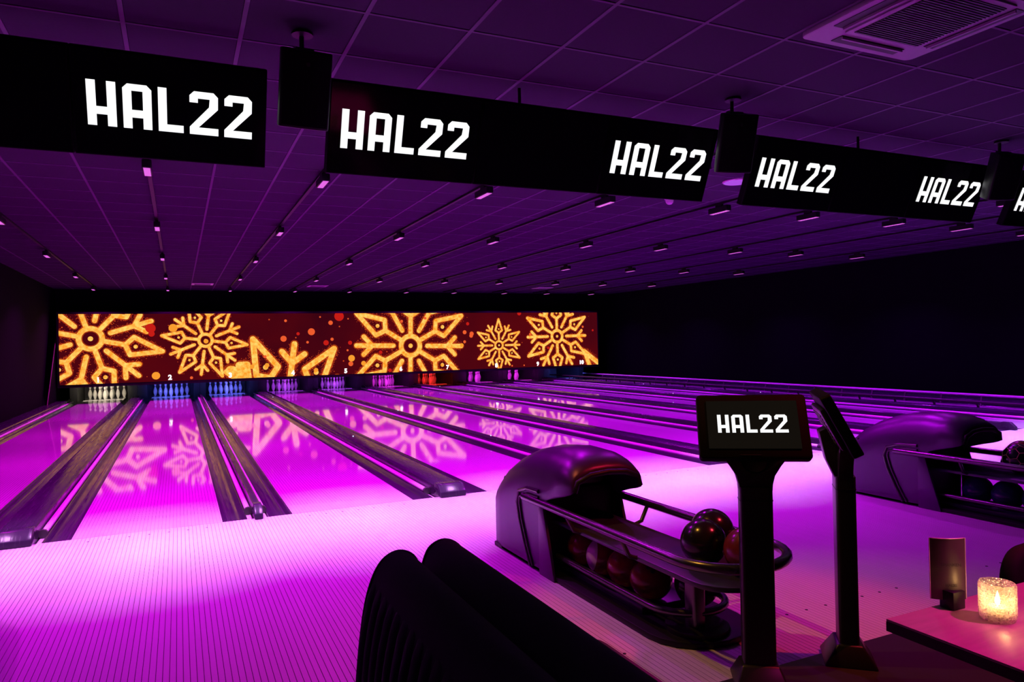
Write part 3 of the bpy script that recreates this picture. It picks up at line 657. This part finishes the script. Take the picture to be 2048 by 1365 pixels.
# ------------------------------------------------------------------ back-to-back benches
def smooth_poly(head, pts, n=5):
    out = list(head); q = [pts[0]]+pts+[pts[-1]]
    for i in range(1, len(q)-2):
        for k in range(n):
            u = k/n; out.append(tuple(.5*(2*q[i][d]+(q[i+1][d]-q[i-1][d])*u+(2*q[i-1][d]-5*q[i][d]+4*q[i+1][d]-q[i+2][d])*u*u+(3*q[i][d]-q[i-1][d]-3*q[i+1][d]+q[i+2][d])*u**3) for d in (0, 1)))
    return out+[pts[-1]]
def bench(mirror, y0, y1, label):
    X0 = 1.405; t = thing('channel_bench', label, 'bench', (X0, (y0+y1)/2, .012), group='back to back benches'); s = -1 if not mirror else 1
    yc = (y0+y1)/2
    outer = [(.215, .42), (.2, .55), (.172, .68), (.14, .752), (.1, .785), (.07, .79)]
    core = [(.004, .1), (.2, .1), (.206, .42), (.192, .55), (.17, .67), (.155, .72), (.135, .757), (.11, .78), (.083, .788), (.055, .782), (.03, .762), (.013, .725), (.004, .67)]
    core = smooth_poly(core[:2], core[2:])
    part('backrest', MB().prism([(s*p[0], p[1]) for p in core], y0-yc+.02, y1-yc, 'xz'), M['sofa'], t, smooth=50)
    # quilted channels that run up the face and over the top
    path = [(.206, .40), (.206, .42), (.2, .48), (.192, .55), (.182, .61), (.17, .67), (.16, .705), (.152, .727)]; w = .062; amp = [.017, .017, .017, .017, .016, .013, .007, .0]; vs = []; fs = []; n = 7
    for i, (x, z) in enumerate(path):
        a = Vector((path[min(i+1, len(path)-1)][0]-path[max(i-1, 0)][0], 0, path[min(i+1, len(path)-1)][1]-path[max(i-1, 0)][1])).normalized()
        nx, nz = a.z, -a.x
        if nx*.1+nz*.9 < -.2 and i < 4: nx, nz = -nx, -nz
        for k in range(n):
            u = -1+2*k/(n-1); bl = amp[i]*math.sqrt(max(0, 1-u*u*.96))
            vs.append((s*(x+nx*bl-nx*.004), u*w/2, z+nz*bl-nz*.004))
    for i in range(len(path)-1):
        for k in range(n-1): fs.append((i*n+k, i*n+k+1, (i+1)*n+k+1, (i+1)*n+k))
    me = MB().add(vs, fs).mesh('channel', 70); me.materials.append(M['sofa'])
    q = int((y1-y0)/w)
    for i in range(q): link('channel', me, None, t, (0, y1-yc-.035-w*i, 0))
    # rounded end roll that closes the far end
    ep = [(s*.195, y1-yc, .1), (s*.198, y1-yc, .42), (s*.184, y1-yc, .55), (s*.162, y1-yc, .67), (s*.128, y1-yc, .748), (s*.083, y1-yc, .776), (s*.04, y1-yc, .76), (s*.018, y1-yc, .71), (s*.014, y1-yc, .5), (s*.014, y1-yc, .1)]
    ep = ep[:2]+[Vector((p[0], ep[0][1], p[1])) for p in smooth_poly([], [(e[0], e[2]) for e in ep[1:-2]])[1:]]+ep[-2:]
    part('end_piping', MB().tube(ep, .014, 8), M['sofa'], t, smooth=60)
    part('seat', MB().prism(rrect(min(s*.19, s*.60), max(s*.19, s*.60), y0-yc, y1-yc-.06, .06), .24, .425), M['sofa'], t, bevel=.05, seg=4)
    part('plinth', MB().box(min(s*.05, s*.54), max(s*.05, s*.54), y0-yc+.03, y1-yc-.12, 0, .245), M['black'], t)
    return t
bench(False, -5.95, -4.24, 'black ribbed velvet bench with its back against the other bench')
bench(True, -5.95, -4.19, 'black velvet bench facing the wooden table')
# ------------------------------------------------------------------ table and things on it
tz = .75; c = at(1772, 1238, 2, tz)
t = thing('cafe_table', 'wooden topped cafe table with dark edges and a steel foot', 'table', (c.x+.36, c.y-.42, .012))
part('tabletop', MB().box(-.36, .36, -.42, .42, tz-.006-.012, tz-.012), M['wood'], t, bevel=.0015)
part('edge_board', MB().box(-.36, .36, -.42, .42, tz-.04, tz-.0185), M['edge'], t)
part('column', MB().tube([(0, 0, .02), (0, 0, tz-.04)], .035, 16), M['black'], t, smooth=40)
part('foot', MB().box(-.25, .25, -.28, .28, 0, .02), M['black'], t, bevel=.006)
part('top_plate', MB().box(-.15, .15, -.15, .15, tz-.05, tz-.04), M['black'], t)
# candle glass
p = at(1996, 1240, 2, tz); zt = tz+.0005
def glow_glass():
    m = bpy.data.materials.new('bubbled_glass'); m.use_nodes = True; nt = m.node_tree; nt.nodes.remove(nt.nodes['Principled BSDF'])
    tr = nt.nodes.new('ShaderNodeBsdfTransparent'); tr.inputs[0].default_value = (.95, .93, .92, 1)
    gl = nt.nodes.new('ShaderNodeBsdfGlossy'); gl.inputs['Roughness'].default_value = .12
    tl = nt.nodes.new('ShaderNodeBsdfTranslucent'); tl.inputs[0].default_value = (.9, .82, .75, 1)
    vo = nt.nodes.new('ShaderNodeTexVoronoi'); vo.inputs['Scale'].default_value = 190; tc = nt.nodes.new('ShaderNodeTexCoord'); nt.links.new(tc.outputs['Object'], vo.inputs[0])
    bp = nt.nodes.new('ShaderNodeBump'); bp.inputs['Strength'].default_value = .8; bp.inputs['Distance'].default_value = .004; nt.links.new(vo.outputs[0], bp.inputs['Height'])
    for n in (gl, tl): nt.links.new(bp.outputs[0], n.inputs['Normal'])
    rp = nt.nodes.new('ShaderNodeMapRange'); rp.inputs[1].default_value = 0; rp.inputs[2].default_value = .6; rp.inputs[3].default_value = .06; rp.inputs[4].default_value = .42; nt.links.new(vo.outputs[0], rp.inputs[0])
    m1 = nt.nodes.new('ShaderNodeMixShader'); m2 = nt.nodes.new('ShaderNodeMixShader'); m2.inputs[0].default_value = .14
    nt.links.new(rp.outputs[0], m1.inputs[0]); nt.links.new(tr.outputs[0], m1.inputs[1]); nt.links.new(tl.outputs[0], m1.inputs[2])
    nt.links.new(m1.outputs[0], m2.inputs[1]); nt.links.new(gl.outputs[0], m2.inputs[2]); nt.links.new(m2.outputs[0], nt.nodes['Material Output'].inputs[0])
    return m
t = thing('candle_holder', 'bubbled glass candle holder with a burning tea light', 'candle', (p.x, p.y, zt))
gb = MB(); N = 40; R = .036; H = .084
pr = [(.028, 0), (.0345, .002), (.036, .008)]+[(R, .008+.0725*i/10) for i in range(1, 11)]+[(R-.001, H), (R-.0035, H), (R-.004, .08), (R-.004, .014), (.002, .012)]
vs = []; fs = []
for r, z in pr:
    for k in range(N): vs.append((r*math.cos(2*PI*k/N), r*math.sin(2*PI*k/N), z))
for i in range(len(pr)-1):
    for k in range(N): fs.append((i*N+k, i*N+(k+1) % N, (i+1)*N+(k+1) % N, (i+1)*N+k))
fs += [tuple(reversed(range(N))), tuple((len(pr)-1)*N+k for k in range(N))]
GM = glow_glass()
gl = part('glass', MB().add(vs, fs), GM, t, smooth=50)
bead_me = MB().lathe([(.0002, .0014), (.0011, .001), (.0017, .0)], 6).mesh('bead', 60); bead_me.materials.append(GM)
beads = MB()
for ri in range(14):
    for k in range(42):
        a = 2*PI*(k+.5*(ri % 2))/42; z = .012+.0051*ri; e = Vector((math.cos(a), math.sin(a), 0)); tt = Vector((-math.sin(a), math.cos(a), 0)); up = Vector((0, 0, 1)); q = e*R+up*z
        ring = [q+tt*.0023*math.cos(b*PI/3)+up*.0023*math.sin(b*PI/3) for b in range(6)]
        beads.add(ring+[q+e*.0018], [(j, (j+1) % 6, 6) for j in range(6)])
o = part('bubble_texture', beads, GM, gl, smooth=80); o['kind'] = 'stuff'
tl = part('tea_light', MB().lathe([(.019, .0145), (.0195, .03), (.018, .03), (.0175, .027), (.001, .027)], 24), mat('wax', (.85, .75, .6), rough=.4, noise=.05), t, smooth=40)
part('flame', MB().lathe([(.0008, .031), (.0045, .037), (.0055, .043), (.0035, .052), (.0005, .063)], 12), emit('flame', (1, .6, .2), 90), tl, smooth=60)
pl = bpy.data.lights.new('candle_light', 'POINT'); pl.energy = .42; pl.color = (1, .52, .16); pl.shadow_soft_size = .008
o = bpy.data.objects.new('candle_light', pl); C.objects.link(o); o.location = (p.x, p.y, zt+.046)
# menu card in a block
p = at(1905, 1216, 2, tz)
t = thing('menu_stand', 'curved drinks menu card standing in a small black block', 'menu', (p.x, p.y, zt), -.55)
part('block', MB().box(-.02, .02, -.018, .018, 0, .042), M['black'], t, bevel=.002, rot=(0, 0, .5))
cv = []; nn = 12
for i in range(nn+1):
    u = -1+2*i/nn; cv.append((.04*u, .009*u*u-.006))
card = MB()
vs = []; fs = []
for (x, y) in cv: vs += [(x, y, .018), (x, y, .163), (x, y+.0008, .018), (x, y+.0008, .163)]
for i in range(nn):
    a, b = 4*i, 4*(i+1); fs += [(a, b, b+1, a+1), (a+2, a+3, b+3, b+2), (a+1, b+1, b+3, a+3), (a, a+2, b+2, b)]
fs += [(0, 1, 3, 2), (4*nn, 4*nn+2, 4*nn+3, 4*nn+1)]
cd = part('card', card.add(vs, fs), mat('menu_card', (.05, .042, .04), rough=.3, noise=.08), t, smooth=60, loc=(-.006, .003, 0))
ink = mat('menu_ink', (.01, .01, .01), rough=.6)
link('lettering', text_mesh('DRANKEN.', .0095, 'lettering', .0002), ink, cd, (.004, -.0068, .098), (PI/2, 0, 0))
link('lettering', text_mesh('HAL22', .009, 'lettering', .0003), ink, cd, (.003, -.0068, .05), (PI/2, 0, 0))
ebs = MB().tube([(cv[0][0], cv[0][1], .018), (cv[0][0], cv[0][1], .163)]+[(x, y, .163) for x, y in cv[1:]]+[(cv[-1][0], cv[-1][1], .018)], .0012, 6)
part('clear_edge', ebs, mat('acrylic_edge', (.7, .62, .66), rough=.3, noise=.03), cd)
# chair behind the table
q = at(1995, 1130, 1, -4.95); top = at(2045, 1088, 1, -4.95).z
t = thing('lounge_chair', 'black chair with a rounded pad backrest beyond the wooden table', 'chair', (q.x+.215, -4.95, .012), .1)
pd = part('backrest', MB().prism(rrect(-.215, .215, top-.215, top-.012, .095, 8), -.025, .025, 'xz'), M['chair'], t, bevel=.02, seg=3)
part('back_stem', MB().box(-.14, .14, -.012, .012, .40, top-.16), M['chair'], t, bevel=.008)
part('seat', MB().prism(rrect(-.22, .22, -.43, .03, .08), .38, .45), M['chair'], t, bevel=.02, seg=3)
for sx in (-1, 1):
    for yy in (-.36, -.02): part('leg', MB().tube([(sx*.17, yy, .38), (sx*.2, yy+(.03 if yy > -.1 else -.03), 0)], [.016, .011], 8), M['black'], t, smooth=40)
# ------------------------------------------------------------------ coloured spots of the bar side
def bar_spot(loc, target, power, rgb, angle, label, grp='coloured ceiling spots'):
    t = thing('ceiling_spot', label, 'spotlight', loc, group=grp)
    d = (Vector(target)-Vector(loc)).normalized()
    part('stem', MB().tube([(0, 0, .02), (0, 0, ZC-loc[2]-.002)], .012, 8), M['black'], t)
    part('can', MB().tube([tuple(-d*.07), tuple(d*.03)], .04, 16), M['black'], t, smooth=40)
    part('lens', MB().tube([tuple(d*.03), tuple(d*.032)], .034, 16), emit('spot_lens', rgb, 4), t)
    spot('ceiling_spot_light', Vector(loc)+d*.05, target, power, rgb, angle, .5, .03)
bar_spot((1.8, -3.2, 3.06), (3.15, -3.85, 0), 80, (1, .46, .05), 54, 'amber ceiling spot in front of the displays of lanes three and four')
bar_spot((4.4, -4.7, 3.08), (2.9, -3.9, 0), 190, (1, .03, .07), 56, 'red ceiling spot over the aisle near the chair')
bar_spot((3.4, -6.4, 3.08), (2.65, -5.45, .75), 400, (1, .02, .42), 36, 'pink ceiling spot above the wooden table')
